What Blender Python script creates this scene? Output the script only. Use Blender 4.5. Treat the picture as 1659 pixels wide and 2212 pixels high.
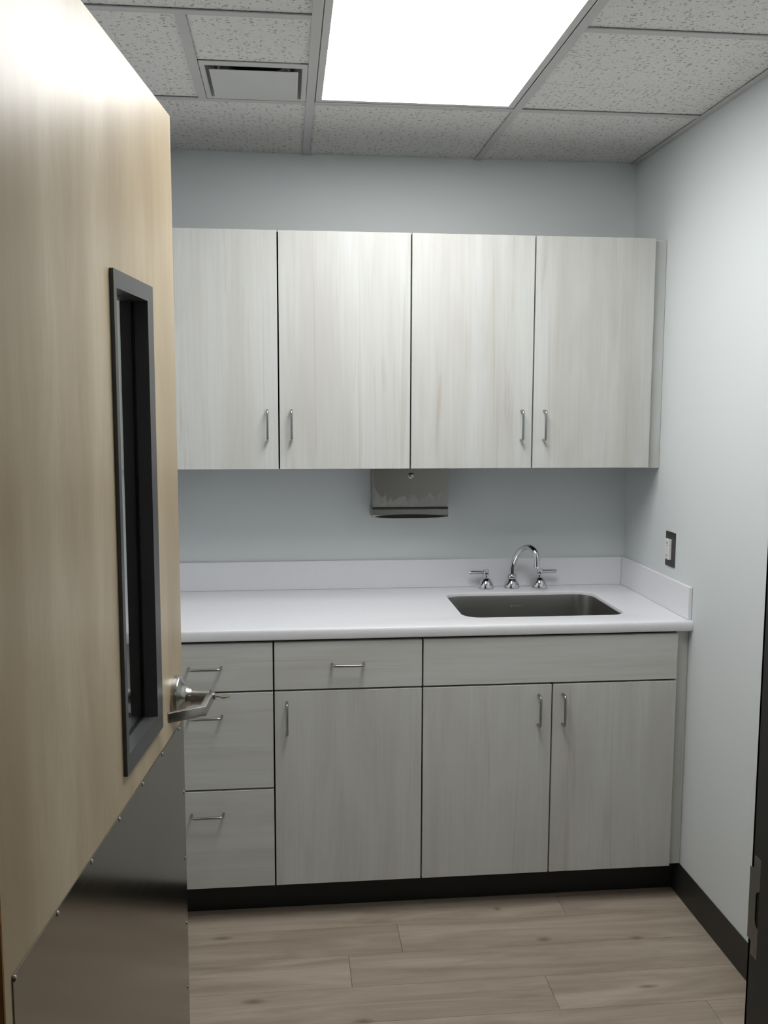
import bpy, bmesh, math, random
from mathutils import Vector, Matrix

for o in list(bpy.data.objects):
    bpy.data.objects.remove(o)
sc = bpy.context.scene
col = sc.collection

# ------------------------------------------------------------------ camera
CH = 1.6007
cd_ = bpy.data.cameras.new('camera')
cam = bpy.data.objects.new('camera', cd_)
col.objects.link(cam)
ya, pi_, ro = [math.radians(a) for a in (5.9588, 6.4867, 0.1673)]
fw = Vector((math.sin(ya)*math.cos(pi_), math.cos(ya)*math.cos(pi_), -math.sin(pi_)))
rt = Vector((math.cos(ya), -math.sin(ya), 0))
up = rt.cross(fw)
r2 = rt*math.cos(ro) + up*math.sin(ro)
u2 = -rt*math.sin(ro) + up*math.cos(ro)
M3 = Matrix((r2, u2, -fw)).transposed()
cam.matrix_world = Matrix.Translation((0, 0, CH)) @ M3.to_4x4()
cd_.sensor_fit = 'VERTICAL'
cd_.sensor_height = 36.0
cd_.lens = 2036.38/2212*36.0
cd_.clip_start = 0.02
sc.camera = cam

# ------------------------------------------------------------------ world, exposure, lamp strengths
w = bpy.data.worlds.new('world')
sc.world = w
w.use_nodes = True
w.node_tree.nodes['Background'].inputs[0].default_value = (0.9, 0.95, 1, 1)
w.node_tree.nodes['Background'].inputs[1].default_value = 0.02
vs = sc.view_settings
vs.view_transform = 'Standard'
vs.look = 'None'
vs.gamma = 1.0
vs.use_curve_mapping = False
vs.exposure = 0.0
ROOM_LIGHT = 11.3
HALL_FILL = 1.8  # strength of the added hallway fill panel

# ------------------------------------------------------------------ dimensions
XR, XL, YB, YF, ZC = 1.2717, -0.530, 3.4198, 1.02, 2.4658
YU, UZ0, UZ1 = 3.0883, 1.3907, 2.1504
YBF = 2.8007
YC, ZCT, CTH = 2.792, 0.9277, 0.033
YT = 2.8782
KZ = 0.1113

# ------------------------------------------------------------------ helpers
def lin(c):
    return tuple(((v/255)/12.92 if v/255 <= 0.04045 else ((v/255+0.055)/1.055)**2.4) for v in c) + (1.0,)

def box(bm, x0, x1, y0, y1, z0, z1, bev=0.0, seg=1):
    vs_ = [bm.verts.new((x, y, z)) for x in (x0, x1) for y in (y0, y1) for z in (z0, z1)]
    idx = [(0, 1, 3, 2), (4, 6, 7, 5), (0, 4, 5, 1), (2, 3, 7, 6), (0, 2, 6, 4), (1, 5, 7, 3)]
    fs = [bm.faces.new([vs_[i] for i in f]) for f in idx]
    if bev > 0:
        es = list({e for f in fs for e in f.edges})
        bmesh.ops.bevel(bm, geom=es, offset=bev, segments=seg, profile=0.5, affect='EDGES')

def tube(bm, pts, r, n=10, caps=True):
    pts = [Vector(p) for p in pts]
    rs = r if isinstance(r, (list, tuple)) else [r]*len(pts)
    rings = []
    nrm = None
    for i, p in enumerate(pts):
        t = (pts[min(i+1, len(pts)-1)] - pts[max(i-1, 0)]).normalized()
        if nrm is None:
            a = Vector((0, 0, 1)) if abs(t.z) < 0.9 else Vector((1, 0, 0))
            nrm = t.cross(a).normalized()
        nrm = (nrm - t*nrm.dot(t)).normalized()
        b = t.cross(nrm)
        rings.append([bm.verts.new(p + rs[i]*(nrm*math.cos(2*math.pi*k/n) + b*math.sin(2*math.pi*k/n))) for k in range(n)])
    for A, B in zip(rings, rings[1:]):
        for k in range(n):
            bm.faces.new((A[k], A[(k+1) % n], B[(k+1) % n], B[k]))
    if caps:
        bm.faces.new(rings[0][::-1])
        bm.faces.new(rings[-1])

def lathe(bm, prof, origin=(0, 0, 0), axis='z', n=28, cap0=True, cap1=True):
    """prof: list of (radius, height along axis)"""
    ox, oy, oz = origin
    rings = []
    for r, h in prof:
        ring = []
        for k in range(n):
            a = 2*math.pi*k/n
            c, s = r*math.cos(a), r*math.sin(a)
            if axis == 'z': v = (ox+c, oy+s, oz+h)
            elif axis == 'y': v = (ox+c, oy+h, oz+s)
            else: v = (ox+h, oy+c, oz+s)
            ring.append(bm.verts.new(v))
        rings.append(ring)
    for A, B in zip(rings, rings[1:]):
        for k in range(n):
            bm.faces.new((A[k], A[(k+1) % n], B[(k+1) % n], B[k]))
    if cap0: bm.faces.new(rings[0][::-1])
    if cap1: bm.faces.new(rings[-1])

def ring(bm, outer, inner, t0, t1, plane='xz', bev=0.0):
    """rectangular ring; outer/inner = (a0,a1,b0,b1); extruded t0..t1 along the third axis"""
    def P(a, b, t):
        if plane == 'xz': return (a, t, b)
        if plane == 'yz': return (t, a, b)
        return (a, b, t)
    def loop(q, t):
        a0, a1, b0, b1 = q
        return [bm.verts.new(P(a, b, t)) for a, b in ((a0, b0), (a1, b0), (a1, b1), (a0, b1))]
    o0, o1, i0, i1 = loop(outer, t0), loop(outer, t1), loop(inner, t0), loop(inner, t1)
    fs = []
    for k in range(4):
        j = (k+1) % 4
        fs.append(bm.faces.new((o0[k], o0[j], o1[j], o1[k])))
        fs.append(bm.faces.new((i0[j], i0[k], i1[k], i1[j])))
        fs.append(bm.faces.new((o1[k], o1[j], i1[j], i1[k])))
        fs.append(bm.faces.new((o0[j], o0[k], i0[k], i0[j])))
    if bev > 0:
        es = [e for e in {e for f in fs for e in f.edges} if e.calc_face_angle(0) > 0.5]
        bmesh.ops.bevel(bm, geom=es, offset=bev, segments=1, profile=0.5, affect='EDGES')

def prism(bm, poly, h0, h1, f):
    """poly of 2D points extruded h0..h1; f(a,b,h)->xyz"""
    A = [bm.verts.new(f(a, b, h0)) for a, b in poly]
    B = [bm.verts.new(f(a, b, h1)) for a, b in poly]
    n = len(poly)
    bm.faces.new(A[::-1]); bm.faces.new(B)
    for k in range(n):
        bm.faces.new((A[k], A[(k+1) % n], B[(k+1) % n], B[k]))

def rrect(x0, x1, y0, y1, r, n=6):
    pts = []
    for cx, cy, a0 in ((x1-r, y1-r, 0), (x0+r, y1-r, 90), (x0+r, y0+r, 180), (x1-r, y0+r, 270)):
        for k in range(n+1):
            a = math.radians(a0 + 90*k/n)
            pts.append((cx + r*math.cos(a), cy + r*math.sin(a)))
    return pts

def obj(name, bm, m, parent=None, smooth=False, auto=None):
    bmesh.ops.recalc_face_normals(bm, faces=bm.faces[:])
    me = bpy.data.meshes.new(name)
    bm.to_mesh(me); bm.free()
    if m is not None: me.materials.append(m)
    if smooth:
        for p in me.polygons: p.use_smooth = True
        if auto:
            me.set_sharp_from_angle(angle=math.radians(auto))
    o = bpy.data.objects.new(name, me)
    col.objects.link(o)
    if parent: o.parent = parent
    return o

def thing(name, label, cat, loc=(0, 0, 0), group=None, kind=None, rz=0):
    o = bpy.data.objects.new(name, None)
    o.empty_display_size = 0.05
    col.objects.link(o)
    o.location = loc
    o.rotation_euler = (0, 0, rz)
    tag(o, label, cat, group, kind)
    return o

def tag(o, label, cat=None, group=None, kind=None):
    o['label'] = label
    if cat: o['category'] = cat
    if group: o['group'] = group
    if kind: o['kind'] = kind
    return o

# ------------------------------------------------------------------ materials
def mat(name, color, rough=0.5, metal=0.0, spec=0.5):
    m = bpy.data.materials.new(name)
    m.use_nodes = True
    b = m.node_tree.nodes['Principled BSDF']
    b.inputs['Base Color'].default_value = lin(color) if max(color) > 1 else tuple(color) + (1,)
    b.inputs['Roughness'].default_value = rough
    b.inputs['Metallic'].default_value = metal
    b.inputs['Specular IOR Level'].default_value = spec
    return m

class NT:
    def __init__(s, m):
        s.t = m.node_tree; s.b = s.t.nodes['Principled BSDF']
    def n(s, typ, **kw):
        nd = s.t.nodes.new(typ)
        for k, v in kw.items(): setattr(nd, k, v)
        return nd
    def l(s, a, b): s.t.links.new(a, b)
    def pos(s): return s.n('ShaderNodeNewGeometry').outputs['Position']
    def objc(s): return s.n('ShaderNodeTexCoord').outputs['Object']
    def scale(s, vec, sc_, loc=(0, 0, 0)):
        m = s.n('ShaderNodeMapping'); m.inputs['Scale'].default_value = sc_; m.inputs['Location'].default_value = loc
        s.l(vec, m.inputs['Vector']); return m.outputs[0]
    def noise(s, vec, scale=1, detail=4, rough=0.55, dist=0):
        n = s.n('ShaderNodeTexNoise'); n.inputs['Scale'].default_value = scale; n.inputs['Detail'].default_value = detail
        n.inputs['Roughness'].default_value = rough; n.inputs['Distortion'].default_value = dist
        s.l(vec, n.inputs['Vector']); return n.outputs[0]
    def ramp(s, fac, stops):
        r = s.n('ShaderNodeValToRGB'); e = r.color_ramp.elements
        while len(e) < len(stops): e.new(0.5)
        for el, (p, c) in zip(e, stops):
            el.position = p; el.color = c if len(c) == 4 else lin(c)
        s.l(fac, r.inputs[0]); return r.outputs[0]
    def mix(s, fac, a, b, mode='MIX'):
        m = s.n('ShaderNodeMix', data_type='RGBA', blend_type=mode)
        for v, i in ((fac, 0), (a, 6), (b, 7)):
            if hasattr(v, 'links'): s.l(v, m.inputs[i])
            else: m.inputs[i].default_value = v
        return m.outputs[2]
    def math(s, op, a, b=0.0, clamp=False):
        m = s.n('ShaderNodeMath', operation=op, use_clamp=clamp)
        for v, i in ((a, 0), (b, 1)):
            if hasattr(v, 'links'): s.l(v, m.inputs[i])
            else: m.inputs[i].default_value = v
        return m.outputs[0]
    def bump(s, h, strength=0.2, dist=0.002):
        b = s.n('ShaderNodeBump'); b.inputs['Strength'].default_value = strength; b.inputs['Distance'].default_value = dist
        s.l(h, b.inputs['Height']); s.l(b.outputs[0], s.b.inputs['Normal'])
    def color(s, c): s.l(c, s.b.inputs['Base Color'])

def laminate(name, horiz=False):
    m = mat(name, (200, 199, 194), 0.6, spec=0.2); t = NT(m); p = t.pos()
    k = (lambda a, z: (z, a, a)) if horiz else (lambda a, z: (a, a, z))
    broad = t.noise(t.scale(p, k(9, 1.3)), 1, 3, 0.6, 0.6)
    fine = t.noise(t.scale(p, k(95, 2.2), (3, 1, 7)), 1, 5, 0.65, 0.3)
    str_ = t.noise(t.scale(p, k(38, 1.1), (11, 4, 2)), 1, 3, 0.6, 0.8)
    c = t.ramp(broad, [(0.28, (190, 189, 184)), (0.52, (199, 200, 197)), (0.72, (204, 206, 205))])
    c = t.mix(t.ramp(fine, [(0.45, (0, 0, 0, 1)), (0.76, (0.32, 0.32, 0.32, 1))]), c, lin((180, 174, 163)))
    c = t.mix(t.ramp(str_, [(0.60, (0, 0, 0, 1)), (0.76, (0.58, 0.58, 0.58, 1))]), c, lin((171, 165, 153)))
    t.color(c); t.bump(fine, 0.04, 0.001)
    return m

M = {}
M['lam_v'] = laminate('laminate_vertical_grain')
M['lam_h'] = laminate('laminate_horizontal_grain', True)
M['carcass'] = mat('cabinet_core_gap_shade', (44, 40, 34), 0.8)  # shade of the gaps between fronts put into a dark core colour

def wall_paint(name, c):
    m = mat(name, c, 0.72, spec=0.25); t = NT(m); p = t.pos()
    t.bump(t.noise(p, 320, 3, 0.6), 0.06, 0.001)
    n = t.noise(p, 1.3, 2)
    t.color(t.mix(t.ramp(n, [(0.3, (0, 0, 0, 1)), (0.8, (1, 1, 1, 1))]), lin(c), lin(tuple(v-4 for v in c))))
    return m
M['wall'] = wall_paint('painted_wall', (220, 225, 226))
M['wall_hall'] = wall_paint('hall_wall', (170, 168, 162))
M['base_black'] = mat('black_vinyl_base', (46, 46, 44), 0.45, spec=0.35)
M['kick_black'] = mat('black_toe_base', (36, 36, 35), 0.5, spec=0.3)
M['frame_dark'] = mat('dark_painted_steel', (62, 64, 63), 0.42, spec=0.4)

def solid_surface():
    m = mat('white_solid_surface', (230, 231, 234), 0.33, spec=0.45); t = NT(m); p = t.pos()
    n = t.noise(p, 260, 2)
    t.color(t.mix(t.ramp(n, [(0.35, (0, 0, 0, 1)), (0.7, (1, 1, 1, 1))]), lin((233, 233, 238)), lin((238, 238, 242))))
    return m
M['counter'] = solid_surface()

def brushed(name, c, rough, axis='x', aniso=0.6, amt=0.12):
    m = mat(name, c, rough, 1.0); t = NT(m); p = t.objc()
    s = {'x': (2, 400, 400), 'z': (400, 400, 2), 'y': (400, 2, 400)}[axis]
    n = t.noise(t.scale(p, s), 1, 3, 0.6)
    t.l(t.math('ADD', t.math('MULTIPLY', n, amt), rough - amt*0.5), t.b.inputs['Roughness'])
    t.bump(n, 0.03, 0.0005)
    return m
M['steel'] = brushed('brushed_steel', (148, 146, 142), 0.34, 'x')
M['sink_steel'] = brushed('sink_steel', (168, 167, 163), 0.3, 'x', amt=0.1)
M['plate_steel'] = brushed('armor_plate_steel', (152, 149, 141), 0.15, 'x', amt=0.06)
M['nickel'] = mat('satin_nickel', (178, 176, 171), 0.26, 1.0)
M['pull'] = mat('brushed_pull_steel', (168, 168, 166), 0.24, 1.0)
M['chrome'] = mat('polished_chrome', (214, 216, 219), 0.05, 1.0)
M['black'] = mat('matte_black', (12, 12, 12), 0.6)
M['rubber'] = mat('black_glazing_rubber', (10, 10, 10), 0.5)
M['lite_frame'] = mat('grey_lite_frame', (78, 80, 81), 0.4, spec=0.4)
M['screw'] = mat('screw_steel', (170, 168, 162), 0.25, 1.0)
M['plate_dark'] = mat('dark_steel_cover', (96, 93, 90), 0.35, 1.0)
M['white_plastic'] = mat('white_plastic', (228, 228, 226), 0.35)
M['slot'] = mat('slot_dark', (40, 38, 36), 0.7)
M['white_metal'] = mat('white_enamel', (205, 205, 203), 0.45)
M['tee'] = mat('white_grid_steel', (198, 197, 197), 0.5, spec=0.3)
M['duct'] = mat('duct_dark', (14, 14, 14), 0.9)
M['key'] = mat('key_nickel', (176, 168, 150), 0.3, 1.0)

def door_wood():
    m = mat('varnished_maple_veneer', (190, 168, 130), 0.35, spec=0.36); t = NT(m); p = t.objc()
    band = t.noise(t.scale(p, (7.5, 1, 0.25)), 1, 2, 0.5, 0.2)
    cloud = t.noise(t.scale(p, (11, 1, 2.2), (5, 2, 1)), 1, 4, 0.6, 0.5)
    fine = t.noise(t.scale(p, (160, 1, 5), (1, 7, 3)), 1, 4, 0.6)
    c = t.ramp(band, [(0.32, (176, 159, 130)), (0.5, (189, 173, 144)), (0.68, (203, 189, 162))])
    c = t.mix(t.ramp(cloud, [(0.40, (0, 0, 0, 1)), (0.72, (0.75, 0.75, 0.75, 1))]), c, lin((163, 145, 115)))
    c = t.mix(t.ramp(fine, [(0.5, (0, 0, 0, 1)), (0.8, (0.22, 0.22, 0.22, 1))]), c, lin((160, 136, 98)))
    t.color(c)
    t.bump(t.math('ADD', fine, t.math('MULTIPLY', cloud, 0.6)), 0.03, 0.0008)
    t.b.inputs['Coat Weight'].default_value = 0.06
    t.b.inputs['Coat Roughness'].default_value = 0.22
    return m
M['door'] = door_wood()
M['door_edge'] = mat('brown_door_edge', (176, 128, 72), 0.5)

def tile_mat():
    m = mat('fissured_mineral_tile', (228, 226, 224), 0.9, spec=0.1); t = NT(m); p = t.pos()
    warp = t.noise(p, 30, 2)
    wv = t.n('ShaderNodeVectorMath', operation='SCALE'); 
    nz = t.n('ShaderNodeTexNoise'); nz.inputs['Scale'].default_value = 45; t.l(p, nz.inputs['Vector'])
    t.l(nz.outputs['Color'], wv.inputs[0]); wv.inputs['Scale'].default_value = 0.022
    av = t.n('ShaderNodeVectorMath', operation='ADD'); t.l(p, av.inputs[0]); t.l(wv.outputs[0], av.inputs[1])
    def pits(sx, sy, thr, keep, loc):
        v = t.n('ShaderNodeTexVoronoi', voronoi_dimensions='2D'); v.inputs['Scale'].default_value = 1
        t.l(t.scale(av.outputs[0], (sx, sy, 1), loc), v.inputs['Vector'])
        near = t.math('LESS_THAN', v.outputs['Distance'], thr)
        sep = t.n('ShaderNodeSeparateColor'); t.l(v.outputs['Color'], sep.inputs[0])
        k = t.math('LESS_THAN', sep.outputs[0], keep)
        return t.math('MULTIPLY', near, k)
    a = pits(55, 110, 0.24, 0.26, (0.3, 0.7, 0))
    b = pits(105, 62, 0.22, 0.18, (4.3, 1.7, 0))
    c = pits(210, 210, 0.27, 0.30, (9, 3, 0))
    h = t.math('MAXIMUM', t.math('MAXIMUM', a, b), t.math('MULTIPLY', c, 0.55))
    g = t.noise(p, 420, 3, 0.7)
    base = t.mix(t.ramp(g, [(0.3, (0, 0, 0, 1)), (0.7, (1, 1, 1, 1))]), lin((222, 220, 218)), lin((233, 231, 229)))
    t.color(t.mix(t.math('MULTIPLY', h, 0.6), base, lin((120, 117, 113))))
    t.bump(t.math('SUBTRACT', t.math('MULTIPLY', g, 0.3), h), 0.5, 0.002)
    return m
M['tile'] = tile_mat()

def plank_mat(name, island=True):
    m = mat(name, (168, 155, 142), 0.42, spec=0.4); t = NT(m); p = t.pos()
    oi = t.n('ShaderNodeObjectInfo').outputs['Random']
    off = t.n('ShaderNodeCombineXYZ'); t.l(t.math('MULTIPLY', oi, 37.0), off.inputs[0]); t.l(t.math('MULTIPLY', oi, 11.0), off.inputs[2])
    av = t.n('ShaderNodeVectorMath', operation='ADD'); t.l(p, av.inputs[0]); t.l(off.outputs[0], av.inputs[1])
    q = av.outputs[0]
    g1 = t.noise(t.scale(q, (1.6, 16, 1)), 1, 5, 0.6, 1.0)
    g2 = t.noise(t.scale(q, (6, 130, 1)), 1, 4, 0.65, 0.4)
    g3 = t.noise(t.scale(q, (3.2, 9, 1), (8, 2, 0)), 1, 4, 0.6, 0.6)
    c = t.ramp(g1, [(0.28, (144, 130, 115)), (0.5, (168, 154, 139)), (0.72, (186, 173, 158))])
    c = t.mix(t.ramp(g3, [(0.55, (0, 0, 0, 1)), (0.78, (0.6, 0.6, 0.6, 1))]), c, lin((148, 134, 120)))
    c = t.mix(t.ramp(g2, [(0.5, (0, 0, 0, 1)), (0.8, (0.4, 0.4, 0.4, 1))]), c, lin((152, 138, 123)))
    tone = t.ramp(oi, [(0.0, (0.90, 0.90, 0.90, 1)), (1.0, (1.06, 1.06, 1.06, 1))])
    c = t.mix(1.0, c, tone, 'MULTIPLY')
    # printed knots of the plank pattern
    for kx, ky, rx, ry in ((0.762, 2.615, .022, .012), (1.043, 2.595, .022, .012), (-0.203, 2.716, .03, .01), (0.189, 2.29, .026, .012),
                           (0.66, 2.80, .012, .012), (0.985, 2.36, .03, .008), (-0.1, 2.40, .03, .012)):
        d = t.n('ShaderNodeVectorMath', operation='LENGTH')
        t.l(t.scale(p, (1/rx, 1/ry, 0), (-kx/rx, -ky/ry, 0)), d.inputs[0])
        nn = t.math('ADD', d.outputs['Value'], t.math('MULTIPLY', g2, 0.8))
        c = t.mix(t.ramp(t.math('MULTIPLY', nn, 0.5), [(0.25, (0.75, 0.75, 0.75, 1)), (0.85, (0, 0, 0, 1))]), c, lin((104, 86, 72)))
    t.color(c); t.bump(g2, 0.05, 0.001)
    return m
M['plank'] = plank_mat('vinyl_plank')
M['subfloor'] = mat('dark_underlay', (70, 62, 55), 0.9)

def emit(name, strength, c=(1, 1, 1)):
    m = mat(name, (240, 240, 240), 0.5); b = m.node_tree.nodes['Principled BSDF']
    b.inputs['Emission Color'].default_value = tuple(c) + (1,)
    b.inputs['Emission Strength'].default_value = strength
    return m
M['lens'] = emit('lit_diffuser', ROOM_LIGHT, (1.0, 0.995, 0.985))
M['hall_fill_lens'] = emit('hall_fill_diffuser', HALL_FILL, (1.0, 0.96, 0.9))

def glass():
    m = mat('clear_glass', (250, 252, 251), 0.02)
    b = m.node_tree.nodes['Principled BSDF']
    b.inputs['Transmission Weight'].default_value = 1.0
    b.inputs['IOR'].default_value = 1.45
    return m
M['glass'] = glass()
def film():
    m = mat('loose_plastic_film', (205, 205, 203), 0.6)
    t = NT(m)
    t.b.inputs['Alpha'].default_value = 0.42
    return m
M['film'] = film()
M['decal'] = mat('etched_mark', (150, 150, 146), 0.5, 0.6)

# ------------------------------------------------------------------ room shell
def struct(name, bm, m, label, cat):
    return tag(obj(name, bm, m), label, cat, None, 'structure')

HL, HR, HY = -1.5, 1.75, -1.5          # hallway outside the door
bm = bmesh.new(); box(bm, XL-.1, XR+.1, YB, YB+.1, -.05, ZC+.1)
struct('wall_back', bm, M['wall'], 'pale grey painted back wall behind the cabinets', 'wall')
bm = bmesh.new(); box(bm, XR, XR+.1, YF-.1, YB, -.05, ZC+.1)
struct('wall_right', bm, M['wall'], 'white painted right wall with the outlet', 'wall')
bm = bmesh.new(); box(bm, XL-.1, XL, YF-.1, YB, -.05, ZC+.1)
struct('wall_left', bm, M['wall'], 'white painted left wall hidden behind the open door', 'wall')
# front wall with the doorway
OX0, OX1, OZ = -0.375, 0.553, 2.165
WF0, WF1 = 0.90, 1.02
FW_ = 0.05
bm = bmesh.new()
box(bm, HL-.1, OX0-.01, WF0, WF1, -.05, ZC+.1)
box(bm, OX1+.01, HR+.1, WF0, WF1, -.05, ZC+.1)
box(bm, OX0-.01, OX1+.01, WF0, WF1, OZ+.01, ZC+.1)
struct('wall_front', bm, M['wall'], 'painted wall around the doorway the camera looks through', 'wall')
bm = bmesh.new()
box(bm, HL-.1, HL, HY, WF0, -.05, ZC+.1); box(bm, HR, HR+.1, HY, WF0, -.05, ZC+.1)
box(bm, HL-.1, HR+.1, HY-.1, HY, -.05, ZC+.1)
struct('wall_hall', bm, M['wall_hall'], 'hallway walls outside the doorway', 'wall')

# floor + planks
fl = thing('floor', 'grey brown wood look vinyl plank floor', 'floor', (0, 0, 0), kind='structure')
bm = bmesh.new(); box(bm, HL-.1, HR+.1, HY-.1, YB+.1, -.06, -.004)
obj('underlay', bm, M['subfloor'], fl)
rnd = random.Random(4)
PW = 0.1524; Y0 = 2.742
known = {1: [0.55], 0: [0.55-.9], -1: [0.33], -2: [0.17], -3: [0.715], -4: [-.1], -5: [0.45], -6: [.2]}
for r_ in range(-27, 2):
    y0 = Y0 + r_*PW; y1 = y0 + PW
    if y1 > 2.96 or y0 < HY - .05: continue
    room = y0 > WF0 - 0.01
    xa, xb = (XL, XR) if y0 > WF0-.01 else (HL, HR)
    if y0 < WF1 and y1 > WF0-.2 and not room: pass
    j = known.get(r_, [rnd.uniform(-.4, 1.0)])[0]
    cuts = [j + 1.22*k for k in range(-4, 5)]
    cuts = [xa] + [c for c in cuts if xa + .02 < c < xb - .02] + [xb]
    for a, b in zip(cuts, cuts[1:]):
        bm = bmesh.new()
        gp = 0.0004
        box(bm, a+gp, b-gp, y0+gp, y1-gp, -.0045, 0.0, 0.0005)
        obj('plank', bm, M['plank'], fl)

# ceiling: deck, grid and tiles
ce = thing('ceiling', 'suspended white acoustic tile ceiling', 'ceiling', (0, 0, ZC), kind='structure')
bm = bmesh.new(); box(bm, XL-.1, XR+.1, YF-.1, YB+.1, .10, .16)
obj('deck', bm, M['black'], ce)
T1, T2, T0 = 0.0789, 0.6885, -0.2265
R1, R2, R3 = 2.8478, 2.2382, 1.6286
TW = 0.0119
def tee(x0, x1, y0, y1, name='grid_tee'):
    bm = bmesh.new(); box(bm, x0, x1, y0, y1, -.001, .002, .0004)
    if x1-x0 > y1-y0:
        m_ = (y0+y1)/2; box(bm, x0, x1, m_-.001, m_+.001, .002, .035)
    else:
        m_ = (x0+x1)/2; box(bm, m_-.001, m_+.001, y0, y1, .002, .035)
    return obj(name, bm, M['tee'], ce)
for x in (T1, T2): tee(x-TW, x+TW, YF+.004, YB-.002)
tee(T0-TW, T0+TW, R2+TW, R1-TW)
for y in (R1, R2, R3):
    tee(XL+.02, T1-TW, y-TW, y+TW)
    tee(T2+TW, XR-.02, y-TW, y+TW)
tee(T1+TW, T2-TW, R1-TW, R1+TW); tee(T1+TW, T2-TW, R3-TW, R3+TW)
# wall angle
bm = bmesh.new(); box(bm, XR-.022, XR-.0005, YF+.002, YB-.002, -.001, .001, .0003); box(bm, XR-.002, XR-.0005, YF+.002, YB-.002, .001, .02)
obj('wall_angle', bm, M['tee'], ce)
bm = bmesh.new(); box(bm, XL+.0005, XL+.022, YF+.002, YB-.002, -.001, .001, .0003); box(bm, XL+.0005, XL+.002, YF+.002, YB-.002, .001, .02)
obj('wall_angle', bm, M['tee'], ce)
bm = bmesh.new(); box(bm, XL+.022, XR-.022, YF+.002, YF+.022, -.001, .001, .0003)
obj('wall_angle', bm, M['tee'], ce)
def ctile(x0, x1, y0, y1):
    bm = bmesh.new(); box(bm, x0, x1, y0, y1, .0042, .019, .0012)
    return obj('ceiling_tile', bm, M['tile'], ce)
g = -.001
cols_ = [(XL+.004, T0-g), (T0+g, T1-g), (T1+g, T2-g), (T2+g, XR-.004)]
ctile(XL+.004, T1-g, R1+g, YB-.002); ctile(T1+g, T2-g, R1+g, YB-.002); ctile(T2+g, XR-.004, R1+g, YB-.002)
for y0, y1 in ((R2, R1), (R3, R2)):
    ctile(T2+g, XR-.004, y0+g, y1-g)
# the tile left of the vent sits crooked and leaves a dark gap at its far edge
bm = bmesh.new()
prism(bm, [(XL+.004, R2+g), (T0-g, R2+g), (T0-g, R1-g-.0115), (XL+.004, R1-g)], .0042, .019, lambda a, b, h: (a, b, h))
obj('ceiling_tile', bm, M['tile'], ce)
ctile(XL+.004, T1-g, R3+g, R2-g)
ctile(T0+g, T1-g, R2+g, R1-.3048-.002)
for a, b in ((XL+.004, T1-g), (T1+g, T2-g), (T2+g, XR-.004)): ctile(a, b, YF+.004, R3-g)
# hallway ceiling
hc = thing('ceiling_hall', 'plain white hallway ceiling outside the doorway', 'ceiling', (0, 0, ZC), kind='structure')
bm = bmesh.new(); box(bm, HL-.1, HR+.1, HY-.1, WF0, 0.01, .1)
obj('deck', bm, M['white_metal'], hc)

# ------------------------------------------------------------------ ceiling light panel
lt = thing('ceiling_light', 'large lit white rectangular light panel set in the tile ceiling', 'ceiling light', (T1+.3048, (R1+R3)/2, ZC))
lx, ly = .3048-TW-.003, .6096-TW-.003
bm = bmesh.new(); ring(bm, (-lx, lx, -ly, ly), (-lx+.018, lx-.018, -ly+.018, ly-.018), 0.001, .030, 'xy', .001)
obj('frame', bm, M['white_metal'], lt)
bm = bmesh.new(); box(bm, -lx+.0175, lx-.0175, -ly+.0175, ly-.0175, .006, .010)
obj('diffuser', bm, M['lens'], lt)
hl = thing('ceiling_light', 'unseen fill light panel added in the hallway behind the camera', 'ceiling light', (0.3, -0.35, ZC))  # added out of view, sends frontal fill through the doorway
bm = bmesh.new(); ring(bm, (-.3, .3, -.3, .3), (-.28, .28, -.28, .28), -.012, .009, 'xy', .001)
obj('frame', bm, M['white_metal'], hl)
bm = bmesh.new(); box(bm, -.281, .281, -.281, .281, -.006, 0)
obj('diffuser', bm, M['hall_fill_lens'], hl)

# ------------------------------------------------------------------ ceiling vent
VX, VY = (T0+T1)/2, R1-.1524
vt = thing('ceiling_vent', 'square white ceiling air vent with a flat plaque, left of the light panel', 'vent', (VX, VY, ZC))
hw = .1524-TW-.001
bm = bmesh.new(); ring(bm, (-hw, hw, -hw-.016, hw), (-.126, .126, -.126, .122), .0005, .0022, 'xy', .0004)
obj('face_frame', bm, M['white_metal'], vt)
bm = bmesh.new()
L0 = [(-.126, -.126), (.126, -.126), (.126, .122), (-.126, .122)]
pr = [(1.0, .002), (.985, .010), (.93, .022), (.86, .034), (.84, .05), (.84, .085)]
rings = [[bm.verts.new((a*s, b*s, h)) for a, b in L0] for s, h in pr]
for A, B in zip(rings, rings[1:]):
    for k in range(4): bm.faces.new((A[k], A[(k+1) % 4], B[(k+1) % 4], B[k]))
nk = obj('neck', bm, M['white_metal'], vt)
sd = nk.modifiers.new('thickness', 'SOLIDIFY'); sd.thickness = .001; sd.offset = -1
bm = bmesh.new(); lathe(bm, [(.085, .0), (.085, .03)], (0, -.01, .052)); obj('duct', bm, M['duct'], vt)
bm = bmesh.new(); box(bm, -.115, .115, -.115, .113, -.006, -.004, .0008)
for sx in (-.09, .09):
    for sy in (-.09, .09): tube(bm, [(sx, sy, -.005), (sx*1.02, sy*1.02, .03)], .003, 6)
obj('plaque', bm, M['white_metal'], vt)

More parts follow.
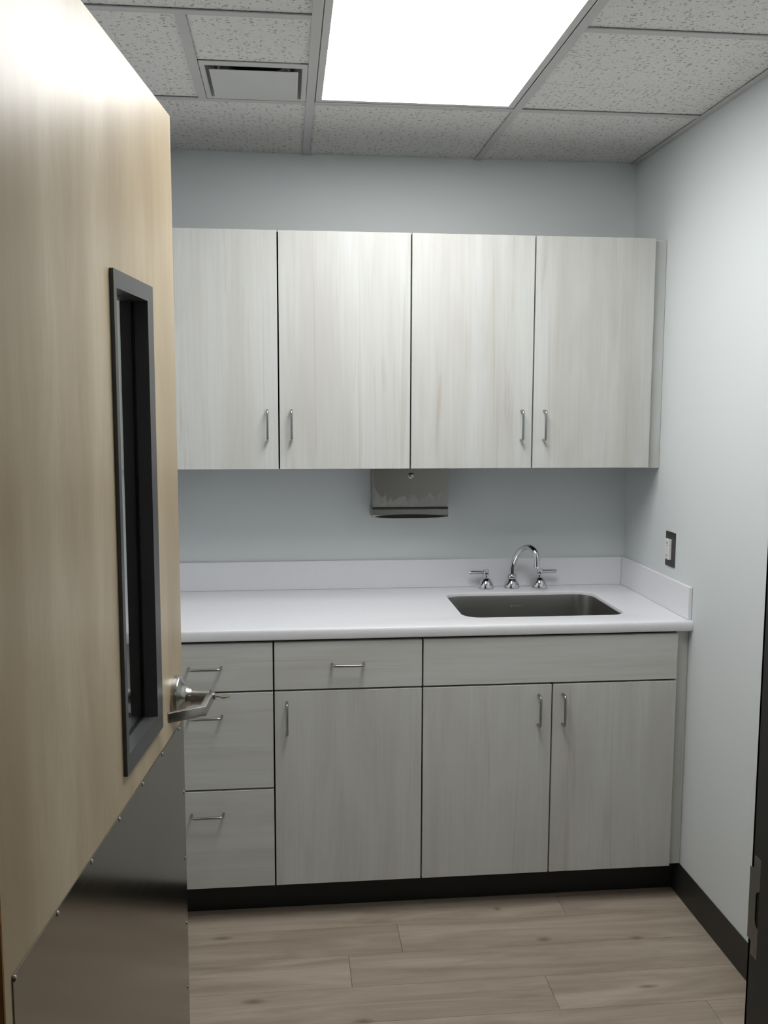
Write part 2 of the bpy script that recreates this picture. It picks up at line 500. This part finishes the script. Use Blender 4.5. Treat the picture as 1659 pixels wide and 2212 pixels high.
# ------------------------------------------------------------------ baseboards
bm = bmesh.new(); box(bm, XR-.003, XR, YF, YT, 0, KZ, .001)
struct('baseboard_right', bm, M['base_black'], 'black vinyl base along the right wall', 'baseboard')
bm = bmesh.new(); box(bm, XL, XL+.003, YF, YT, 0, KZ, .001)
struct('baseboard_left', bm, M['base_black'], 'black vinyl base along the left wall', 'baseboard')
bm = bmesh.new(); box(bm, OX1+.06, XR-.003, YF, YF+.003, 0, KZ, .001)
struct('baseboard_front', bm, M['base_black'], 'black vinyl base beside the doorway', 'baseboard')
bm = bmesh.new(); box(bm, XL+.003, XR-.003, YT, YT+.003, 0, KZ, .001); box(bm, XL+.003, XR-.003, YT+.003, YT+.016, 0, KZ-.002)
struct('baseboard_back', bm, M['kick_black'], 'black toe kick under the base cabinets', 'baseboard')

# ------------------------------------------------------------------ pulls
def pull(parent, x, z, vertical, y):
    """bent wire pull, feet at the front face y, centre x,z (local to parent)"""
    h = .048; pj = .030; r = .0042; k = .010
    prof = [(-h, 0), (-h, -pj+k)]
    for i in range(1, 5):
        a = math.radians(22.5*i)
        prof.append((-h + k - k*math.cos(a), -pj + k - k*math.sin(a)))
    prof += [(-p, q) for p, q in prof[::-1]]
    pts = [(x, y+q, z+p) if vertical else (x+p, y+q, z) for p, q in prof]
    bm = bmesh.new(); tube(bm, pts, r, 10)
    return obj('handle', bm, M['pull'], parent, True, 60)

GP = .0024
def panel(parent, name, x0, x1, z0, z1, m, y=0.0, th=.019):
    bm = bmesh.new(); box(bm, x0, x1, y, y+th, z0, z1, .0009)
    return obj(name, bm, m, parent)

def carcass(parent, x0, x1, y0, y1, z0, z1, toprail=True, mats=None, shelf=True):
    bm = bmesh.new(); t = .018
    e = .0006
    box(bm, x0+e, x0+t, y0, y1, z0, z1); box(bm, x1-t, x1-e, y0, y1, z0, z1)
    box(bm, x0+t, x1-t, y0, y1, z0, z0+t)
    box(bm, x0+t, x1-t, y1-.008, y1, z0+t, z1)
    if toprail: box(bm, x0+t, x1-t, y0, y0+.06, z1-t, z1)
    else: box(bm, x0+t, x1-t, y0, y1-.008, z1-t, z1)
    return obj('body', bm, mats or M['carcass'], parent)

# ------------------------------------------------------------------ wall cabinets
UG = 'wall cabinets over the counter'
def wall_cab(label, xs, hx, fill):
    """xs: three x edges; hx: two pull x"""
    x0, xm, x1 = xs
    ox = (x0+x1)/2
    t = thing('wall_cabinet', label, 'cabinet', (ox, YU, UZ0), UG)
    carcass(t, x0-ox, x1-ox, .021, YB-YU-.001, 0.0, UZ1-UZ0-.002, False)
    for (a, b), h in zip(((x0, xm), (xm, x1)), hx):
        d = panel(t, 'door', a-ox+GP, b-ox-GP, 0.0005, UZ1-UZ0, M['lam_v'])
        pull(d, h-ox, .1435, True, 0)
    if fill:
        panel(t, 'filler_strip', fill[0]-ox, fill[1]-ox, -.002, UZ1-UZ0-.002, M['lam_v'], .021)
    return t
wall_cab('left whitewashed two door wall cabinet, partly hidden by the open door', (-.4516, -.021, .4096), (-.058, .0195), (XL+.0008, -.4522))
wall_cab('right whitewashed two door wall cabinet above the sink, next to the right wall', (.4096, .8194, 1.2273), (.7805, .8575), (1.2279, XR-.0008))

# ------------------------------------------------------------------ base cabinets
BG = 'base cabinets under the white counter'
Z0, Z3, Z2, ZT_ = .1154, .4296, .7364, .8861
GZ = .0030
def base_root(name, label, x0, x1):
    t = thing(name, label, 'cabinet', ((x0+x1)/2, YBF, KZ+.0005), BG)
    return t, (x0+x1)/2
BT = ZCT-CTH-.0006
def zl(z): return z-KZ-.0005
t, ox = base_root('base_cabinet', 'base cabinet of three stacked drawers beside the open door', -.4516, -.0425)
carcass(t, -.4516-ox, -.0425-ox, .021, YB-YBF-.001, 0, zl(BT))
for z0, z1, hz in ((Z2, ZT_, .815), (Z3, Z2, .664), (Z0-GZ, Z3, .355)):
    d = panel(t, 'drawer', -.4516-ox+GP, -.0425-ox-GP, zl(z0+GZ), zl(z1-(GZ if z1 < ZT_ else 0)), M['lam_h'])
    pull(d, -.247-ox, zl(hz), False, 0)
panel(t, 'filler_strip', XL+.0035-ox, -.4522-ox, 0, zl(BT), M['lam_v'], .021)
t, ox = base_root('base_cabinet', 'base cabinet with one drawer above a single door, middle of the row', -.0425, .4138)
carcass(t, -.0425-ox, .4138-ox, .021, YB-YBF-.001, 0, zl(BT))
d = panel(t, 'drawer', -.0425-ox+GP, .4138-ox-GP, zl(Z2+GZ), zl(ZT_), M['lam_h']); pull(d, .183-ox, zl(.817), False, 0)
d = panel(t, 'door', -.0425-ox+GP, .4138-ox-GP, zl(Z0), zl(Z2-GZ), M['lam_v']); pull(d, -.003-ox, zl(.653), True, 0)
t, ox = base_root('base_cabinet', 'wide sink base cabinet with two doors and a plain front panel', .4138, 1.23)
carcass(t, .4138-ox, 1.23-ox, .021, YB-YBF-.001, 0, zl(BT))
panel(t, 'false_front', .4138-ox+GP, 1.23-ox-GP, zl(Z2+GZ), zl(ZT_), M['lam_h'])
for a, b, h in ((.4138, .8246, .7805), (.8246, 1.23, .8585)):
    d = panel(t, 'door', a-ox+GP, b-ox-GP, zl(Z0), zl(Z2-GZ), M['lam_v']); pull(d, h-ox, zl(.653), True, 0)
panel(t, 'filler_strip', 1.2306-ox, XR-.0008-ox, 0, zl(BT), M['lam_v'], .021)

# ------------------------------------------------------------------ countertop
ct = thing('countertop', 'long white solid surface countertop with backsplash over the base cabinets', 'countertop', (0, YC, ZCT))
SX0, SX1, SY0, SY1, SR = .564, 1.100, 2.905, 3.298, .058
ST = .0127
bm = bmesh.new()
SL = rrect(SX0, SX1, SY0-YC, SY1-YC, SR, 7)
OUT = [(XL+.0008, 0), (XR-.0008, 0), (XR-.0008, YB-YC-.0008), (XL+.0008, YB-YC-.0008)]
def edgeloop(pts, z):
    v = [bm.verts.new((a, b, z)) for a, b in pts]
    return v, [bm.edges.new((v[i], v[(i+1) % len(v)])) for i in range(len(v))]
vo, eo = edgeloop(OUT, 0); vi, ei = edgeloop(SL, 0)
bmesh.ops.triangle_fill(bm, use_beauty=True, edges=eo+ei)
top = bm.faces[:]
ex = bmesh.ops.extrude_face_region(bm, geom=top)
bmesh.ops.translate(bm, vec=(0, 0, -ST), verts=[g_ for g_ in ex['geom'] if isinstance(g_, bmesh.types.BMVert)])
bmesh.ops.bisect_plane(bm, geom=bm.verts[:]+bm.edges[:]+bm.faces[:], plane_co=(0, .030, 0), plane_no=(0, 1, 0))
bmesh.ops.recalc_face_normals(bm, faces=bm.faces[:])
low = [f for f in bm.faces if f.calc_center_median().y < .030 and abs(f.calc_center_median().z+ST) < 1e-5]
ex = bmesh.ops.extrude_face_region(bm, geom=low)
bmesh.ops.translate(bm, vec=(0, 0, ST-CTH), verts=[g_ for g_ in ex['geom'] if isinstance(g_, bmesh.types.BMVert)])
bmesh.ops.delete(bm, geom=[f for f in low if f.is_valid], context='FACES_ONLY')
bmesh.ops.dissolve_limit(bm, angle_limit=.001, verts=bm.verts[:], edges=[e for e in bm.edges if abs(e.verts[0].co.y) < 1e-5 and abs(e.verts[1].co.y) < 1e-5])
fe = [e for e in bm.edges if all(abs(v.co.y) < 1e-5 for v in e.verts) and abs(e.verts[0].co.z-e.verts[1].co.z) < 1e-5]
fe += [e for e in bm.edges if all(abs(v.co.z) < 1e-5 for v in e.verts) and e.calc_face_angle(0) > .5 and all(SX0-.01 < v.co.x < SX1+.01 and v.co.y > .05 for v in e.verts) and e not in fe]
bmesh.ops.bevel(bm, geom=fe, offset=.0055, segments=3, profile=.5, affect='EDGES')
obj('slab', bm, M['counter'], ct, True, 35)
bm = bmesh.new(); box(bm, XL+.0135, XR-.0135, YB-YC-.0125, YB-YC-.0009, .0003, .1051, .0015, 2)
obj('backsplash', bm, M['counter'], ct)
for a, b in ((XL+.0009, XL+.0130), (XR-.0130, XR-.0009)):
    bm = bmesh.new(); box(bm, a, b, .0135, YB-YC-.0009, .0003, .1051, .0022, 2)
    obj('side_splash', bm, M['counter'], ct)

# ------------------------------------------------------------------ sink
sk = thing('sink', 'brushed stainless steel undermount sink set in the white counter', 'sink', ((SX0+SX1)/2, (SY0+SY1)/2, ZCT-ST-.2013))
bm = bmesh.new()
cx, cy = (SX0+SX1)/2, (SY0+SY1)/2
hx_, hy_ = (SX1-SX0)/2, (SY1-SY0)/2
lev = [(.022, .1992, .07), (.004, .1992, .058), (.0035, .194, .058), (0.0, .10, .056), (-.006, .03, .052), (-.012, .012, .048), (-.022, .003, .04), (-.04, 0.0, .03)]
rings = []
for o_, h, r_ in lev:
    rings.append([bm.verts.new((a, b, h)) for a, b in rrect(-hx_-o_, hx_+o_, -hy_-o_, hy_+o_, r_, 7)])
for A, B in zip(rings, rings[1:]):
    n = len(A)
    for k in range(n): bm.faces.new((A[k], A[(k+1) % n], B[(k+1) % n], B[k]))
bm.faces.new(rings[-1])
bw = obj('bowl', bm, M['sink_steel'], sk, True, 50)
sd = bw.modifiers.new('thickness', 'SOLIDIFY'); sd.thickness = .001; sd.offset = 1
bm = bmesh.new(); lathe(bm, [(.045, .0002), (.045, .002), (.036, .003), (.030, .0015), (.012, .001)], (0, .02, 0.0012))
obj('drain', bm, M['chrome'], sk, True, 40)
bm = bmesh.new()   # faint unreadable maker's mark on the rear wall of the bowl
yy = hy_-.0035
box(bm, -.026, -.019, yy-.0012, yy+.004, .158, .1645, .0003)
for i in range(6): box(bm, -.0145+.005*i, -.0108+.005*i, yy-.0012, yy+.004, .1595, .1635, .0003)
obj('stamped_mark', bm, M['decal'], sk)

# ------------------------------------------------------------------ faucet
FY = 3.372
fc = thing('faucet', 'polished chrome widespread gooseneck faucet with two lever handles behind the sink', 'faucet', (.828, FY, ZCT+.0006))
dome = [(.0295, 0), (.0298, .003), (.0285, .010), (.0255, .019), (.021, .028), (.0150, .035), (.0125, .038)]
bm = bmesh.new()
lathe(bm, [(.029, 0), (.0293, .003), (.028, .010), (.025, .019), (.0205, .027), (.0155, .0335)], n=32)
obj('spout_base', bm, M['chrome'], fc, True, 50)
bm = bmesh.new(); lathe(bm, [(.0135, .0335), (.0165, .036), (.0178, .042), (.0172, .048), (.0145, .052), (.012, .053)], n=32)
obj('collar', bm, M['chrome'], fc, True, 50)
th = math.radians(26)
sp = [(0, .045), (0, .058), (.0015, .072), (.006, .090), (.015, .110), (.029, .130), (.047, .1475), (.067, .159), (.088, .165), (.106, .164), (.121, .1565), (.131, .145), (.1365, .131), (.138, .116), (.138, .098)]
bm = bmesh.new(); tube(bm, [(r_*math.sin(th), -r_*math.cos(th), h) for r_, h in sp], .0100, 18)
so = obj('spout', bm, M['chrome'], fc, True, 50)
bm = bmesh.new(); lathe(bm, [(.0105, .094), (.0108, .101)], (.138*math.sin(th), -.138*math.cos(th), 0), n=18); obj('aerator', bm, M['chrome'], so, True, 50)
for s, hx in ((-1, .731), (1, .934)):
    x = hx-.828
    bm = bmesh.new(); lathe(bm, dome, (x, 0, 0), n=32)
    vb = obj('handle_base', bm, M['chrome'], fc, True, 50)
    bm = bmesh.new(); lathe(bm, [(.0055, .036), (.0055, .050)], (x, 0, 0), n=14); obj('stem', bm, M['chrome'], vb, True, 50)
    bm = bmesh.new(); lathe(bm, [(.0090, .048), (.0105, .050), (.0105, .0685), (.0092, .070)], (x, 0, 0), n=20)
    tube(bm, [(x+s*.006, 0, .0595), (x+s*.030, 0, .0595), (x+s*.056, 0, .0595), (x+s*.062, 0, .0595)], [.0066, .0069, .0074, .0064], 14)
    obj('lever', bm, M['chrome'], vb, True, 50)

# ------------------------------------------------------------------ paper towel dispenser
DX0, DX1, DYF = .3055, .5765, 3.322
dp = thing('paper_towel_dispenser', 'stainless steel paper towel dispenser on the back wall under the wall cabinets', 'dispenser', ((DX0+DX1)/2, YB, 1.200))
hw = (DX1-DX0)/2; D = YB-DYF
bm = bmesh.new(); ring(bm, (-hw+.002, hw-.002, .004, .185), (-hw+.004, hw-.004, .006, .183), -D+.012, -.001, 'xz')
box(bm, -hw+.002, hw-.002, -.003, -.0008, .004, .185)
obj('housing', bm, M['steel'], dp)
bm = bmesh.new(); box(bm, -hw, hw, -D, -D+.013, .037, .1855, .0015, 2)
cv = obj('front_cover', bm, M['steel'], dp)
bm = bmesh.new(); lathe(bm, [(.0105, 0), (.0105, -.002), (.009, -.0032)], (.002, -D-.0002, .151), 'y', 24); obj('lock', bm, M['nickel'], cv, True, 40)
bm = bmesh.new()
# lower lip that bulges forward, with a lens shaped slot
prism(bm, [(-D-.003, .036), (-D-.006, .030), (-D-.007, .010), (-D-.003, .001), (-.004, .001), (-.004, .036)], -hw-.001, hw+.001, lambda a, b, h: (h, a, b))
lip = obj('lower_lip', bm, M['steel'], dp)
bm = bmesh.new()
pts = []
for i in range(17):
    u = -1+2*i/16
    pts.append((u*(hw-.010), .0035 + .0095*(1-u*u)**.75 if abs(u) < 1 else .0035))
pts += [(.105, .0005), (.06, -.001), (-.06, -.001), (-.105, .0005)]
prism(bm, pts, -D-.0078, -D+.02, lambda a, b, h: (a, h, b))
obj('towel_slot', bm, M['black'], lip)
# loose torn protective film clinging to the lower half
bm = bmesh.new(); rnd = random.Random(7)
N = 26; prevv = None
topz = [.118, .098, .082, .070, .088, .062, .078, .060, .068, .074, .080, .078, .064, .080, .088, .072, .068, .080, .066, .074, .092, .080, .072, .084, .098, .088, .090]
for i in range(N+1):
    x = -hw+.004+(2*hw-.010)*i/N
    cvs = [bm.verts.new((x, -D-.0006-rnd.uniform(0, .0035), .040+(topz[i]-.040)*k/3)) for k in range(4)]
    if prevv:
        for k in range(3): bm.faces.new((prevv[k], cvs[k], cvs[k+1], prevv[k+1]))
    prevv = cvs
obj('protective_film', bm, M['film'], cv)

# ------------------------------------------------------------------ electrical outlet
ou = thing('electrical_outlet', 'white outlet in a dark steel cover plate on the right wall above the counter', 'outlet', (XR-.0004, 2.986, 1.1265))
bm = bmesh.new(); box(bm, -.0035, 0, -.038, .037, -.0577, .0577, .0012)
obj('cover_plate', bm, M['plate_dark'], ou)
bm = bmesh.new(); box(bm, -.0125, -.003, -.0135, .0215, -.034, .034, .0015, 2)
rc = obj('receptacle', bm, M['white_plastic'], ou)
for zz in (.021, -.021):
    for dy in (-.0025, .0065):
        bm = bmesh.new(); box(bm, -.0128, -.0120, dy-.001+.002, dy+.001+.002, zz-.004, zz+.004); obj('plug_slot', bm, M['slot'], rc)
    bm = bmesh.new(); box(bm, -.0128, -.0120, .002, .006, zz-.0115, zz-.0085); obj('ground_hole', bm, M['slot'], rc)
for zz in (.0037, -.0037):
    bm = bmesh.new(); box(bm, -.0138, -.0115, -.005, .013, zz-.0027, zz+.0027, .0005); obj('test_button', bm, M['white_plastic'], rc)

# ------------------------------------------------------------------ door frame
fr = thing('trim_1', 'dark painted steel door frame around the doorway', 'door frame', (0, 0, 0), kind='structure')
JY0, JY1 = .885, 1.027
bm = bmesh.new()
box(bm, OX1, OX1+.009, JY0, JY1, 0, OZ, .001)
box(bm, OX1, OX1+FW_, JY1-.006, JY1, 0, OZ+FW_, .001); box(bm, OX1, OX1+FW_, JY0, JY0+.006, 0, OZ+FW_, .001)
obj('jamb', bm, M['frame_dark'], fr)
bm = bmesh.new(); box(bm, OX1-.016, OX1-.0001, .915, .9775, 0, OZ-.001, .001)
obj('door_stop', bm, M['frame_dark'], fr)
bm = bmesh.new()
box(bm, OX0-.009, OX0, JY0, JY1, 0, OZ, .001)
box(bm, OX0-FW_, OX0, JY1-.006, JY1, 0, OZ+FW_, .001); box(bm, OX0-FW_, OX0, JY0, JY0+.006, 0, OZ+FW_, .001)
obj('jamb', bm, M['frame_dark'], fr)
bm = bmesh.new()
box(bm, OX0, OX1, JY0, JY1, OZ, OZ+.009, .001)
box(bm, OX0, OX1, JY1-.006, JY1, OZ, OZ+FW_, .001); box(bm, OX0, OX1, JY0, JY0+.006, OZ, OZ+FW_, .001)
obj('header', bm, M['frame_dark'], fr)
# strike plate with latch hole and lip
SZ = 1.007
bm = bmesh.new()
H = .062
outer = [(1.017, SZ-H), (1.017, SZ-.045), (JY1-.0006, SZ-.045), (JY1-.0006, SZ+.045), (1.017, SZ+.045), (1.017, SZ+H), (.983, SZ+H), (.983, SZ-H)]
inner = [(b, a) for a, b in [(z_, y_) for y_, z_ in rrect(.990, 1.0105, SZ-.0235, SZ+.0235, .0095, 5)]]
def P3(a, b): return bm.verts.new((OX1-.0006, a, b))
vo = [P3(*q) for q in outer]; vi = [P3(*q) for q in inner]
eo = [bm.edges.new((vo[i], vo[(i+1) % len(vo)])) for i in range(len(vo))]
ei = [bm.edges.new((vi[i], vi[(i+1) % len(vi)])) for i in range(len(vi))]
bmesh.ops.triangle_fill(bm, use_beauty=True, edges=eo+ei)
ex = bmesh.ops.extrude_face_region(bm, geom=bm.faces[:])
bmesh.ops.translate(bm, vec=(-.0012, 0, 0), verts=[q for q in ex['geom'] if isinstance(q, bmesh.types.BMVert)])
stp = obj('strike_plate', bm, M['steel'], fr)
bm = bmesh.new(); prism(bm, inner, OX1-.0009, OX1-.0001, lambda a, b, h: (h, a, b)); obj('latch_hole', bm, M['black'], stp)

# ------------------------------------------------------------------ the open door
DA = math.radians(6.4064)
# local axes: +x along the door from hinge to latch edge, -y = out of the visible face (towards the room), z up
dr = thing('door_1', 'open maple veneer door with narrow window, steel armor plate and lever', 'door', (-.3184, 1.0238, 0), kind='structure', rz=math.pi/2-DA)
W_, TH, DZ0, DZ1 = .911, .0445, .008, 2.1534
WI = (.4801, .7185, 1.0021, 1.8066)     # lite frame outside
WO = (.4945, .6810, 1.0350, 1.7785)     # clear opening
bm = bmesh.new(); ring(bm, (.002, W_-.002, DZ0, DZ1), (.486, .693, 1.0235, 1.79), 0, TH, 'xz', .0006)
obj('slab', bm, M['door'], dr)
bm = bmesh.new(); box(bm, 0, .002, .0004, TH-.0004, DZ0, DZ1); obj('hinge_edge', bm, M['door_edge'], dr)
bm = bmesh.new(); box(bm, W_-.002, W_, .0004, TH-.0004, DZ0, DZ1); obj('latch_edge', bm, M['door'], dr)
def lite(side):
    bm = bmesh.new()
    f_ = (lambda v: v) if side == 0 else (lambda v: TH-v)
    a, b = sorted((f_(-.0065 if side == 0 else -.0028), f_(-.0002))); ring(bm, WI, WO, a, b, 'xz', .0008)
    a, b = sorted((f_(-.0002), f_(.0175))); ring(bm, (WO[0]-.008, WO[1]+.008, WO[2]-.008, WO[3]+.008), WO, a, b, 'xz')
    return obj('window_frame', bm, M['lite_frame'], dr)
lite(0); lite(1)
bm = bmesh.new(); ring(bm, (WO[0]-.006, WO[1]+.006, WO[2]-.006, WO[3]+.006), (WO[0]+.003, WO[1]-.003, WO[2]+.003, WO[3]-.003), .0178, .0202, 'xz')
ring(bm, (WO[0]-.006, WO[1]+.006, WO[2]-.006, WO[3]+.006), (WO[0]+.003, WO[1]-.003, WO[2]+.003, WO[3]-.003), .0264, .0268, 'xz')
obj('glazing_gasket', bm, M['rubber'], dr)
bm = bmesh.new(); box(bm, WO[0]-.005, WO[1]+.005, .0203, .0263, WO[2]-.005, WO[3]+.005)
obj('glass_pane', bm, M['glass'], dr)
# armor plate and its screws
bm = bmesh.new(); box(bm, .0218, W_-.004, -.0016, -.0001, DZ0+.012, .9525, .0004)
kp = obj('armor_plate', bm, M['plate_steel'], dr)
scr = None
spots = [(s, .9460) for s in (.028, .167, .306, .446, .586, .726, .866)]
spots += [(.897, z) for z in (.799, .655, .511, .367, .223, .08)] + [(.032, z) for z in (.799, .655, .511, .367, .223, .08)]
for s, z in spots:
    if scr is None:
        bm = bmesh.new(); lathe(bm, [(.0042, 0), (.0042, -.0004), (.003, -.0017), (.0012, -.0021)], (0, 0, 0), 'y', 12)
        scr = o = obj('screw', bm, M['screw'], kp, True, 40)
    else:
        o = scr.copy(); col.objects.link(o)
    o.parent = kp; o.location = (s, -.0017, z)
# lever set
LS, LZ = .845, 1.020
def lever(side):
    f_ = -1 if side == 0 else 1
    y0 = -.0002 if side == 0 else TH+.0002
    bm = bmesh.new(); lathe(bm, [(.0425, 0), (.0425, f_*.009), (.0415, f_*.0115), (.036, f_*.0135), (.029, f_*.0155), (.0225, f_*.0205), (.0185, f_*.027), (.0170, f_*.034)], (LS, y0, LZ), 'y', 40)
    ro_ = obj('lever_rose', bm, M['nickel'], dr, True, 28)
    bm = bmesh.new(); lathe(bm, [(.0158, f_*.034), (.0154, f_*.055), (.0145, f_*.070)], (LS, y0, LZ), 'y', 28)
    poly = [(LS+.016, .0625), (LS+.018, .068), (LS+.016, .0745), (LS+.008, .0765), (.757, .0795), (.712, .0175), (.7195, .0135), (.7625, .0685), (LS-.010, .0655)]
    bm2 = bmesh.new(); prism(bm2, poly, LZ-.0095, LZ+.0095, lambda a, b, h: (a, y0+f_*b, h))
    bmesh.ops.bevel(bm2, geom=[e for e in bm2.edges], offset=.0012, segments=2, profile=.5, affect='EDGES')
    me = bpy.data.meshes.new('tmp'); bm2.to_mesh(me); bm2.free(); bm.from_mesh(me); bpy.data.meshes.remove(me)
    lv = obj('lever_handle', bm, M['nickel'], ro_, True, 30)
    if side == 0:
        bm = bmesh.new(); lathe(bm, [(.0072, f_*.075), (.0070, f_*.0795), (.0060, f_*.0805)], (LS+.004, y0, LZ), 'y', 20); obj('lock_cylinder', bm, M['nickel'], ro_, True, 40)
lever(0); lever(1)
bm = bmesh.new(); box(bm, W_-.0003, W_+.0012, .011, .034, LZ-.028, LZ+.028, .0003); obj('latch_plate', bm, M['nickel'], dr)
bm = bmesh.new(); prism(bm, [(.016, LZ-.008), (.029, LZ-.008), (.029, LZ+.008), (.016, LZ+.008)], W_+.0012, W_+.010, lambda a, b, h: (h, a, b)); obj('latch_bolt', bm, M['nickel'], dr)
# key left in the lock
mw = Matrix.Translation((-.3184, 1.0238, 0)) @ Matrix.Rotation(math.pi/2-DA, 4, 'Z')
kl = mw @ Vector((LS+.004, -.0808, LZ))
ky = thing('key', 'small metal key left in the lever lock of the open door', 'key', kl, rz=math.pi/2-DA)
bm = bmesh.new(); box(bm, -.0032, .0032, -.008, .004, -.001, .001, .0003); obj('blade', bm, M['key'], ky)
bm = bmesh.new()
ov = [(.0105*math.cos(2*math.pi*k/20), -.0175+.0105*math.sin(2*math.pi*k/20)) for k in range(20)]
prism(bm, ov, -.0012, .0012, lambda a, b, h: (a, b, h)); obj('bow', bm, M['key'], ky)
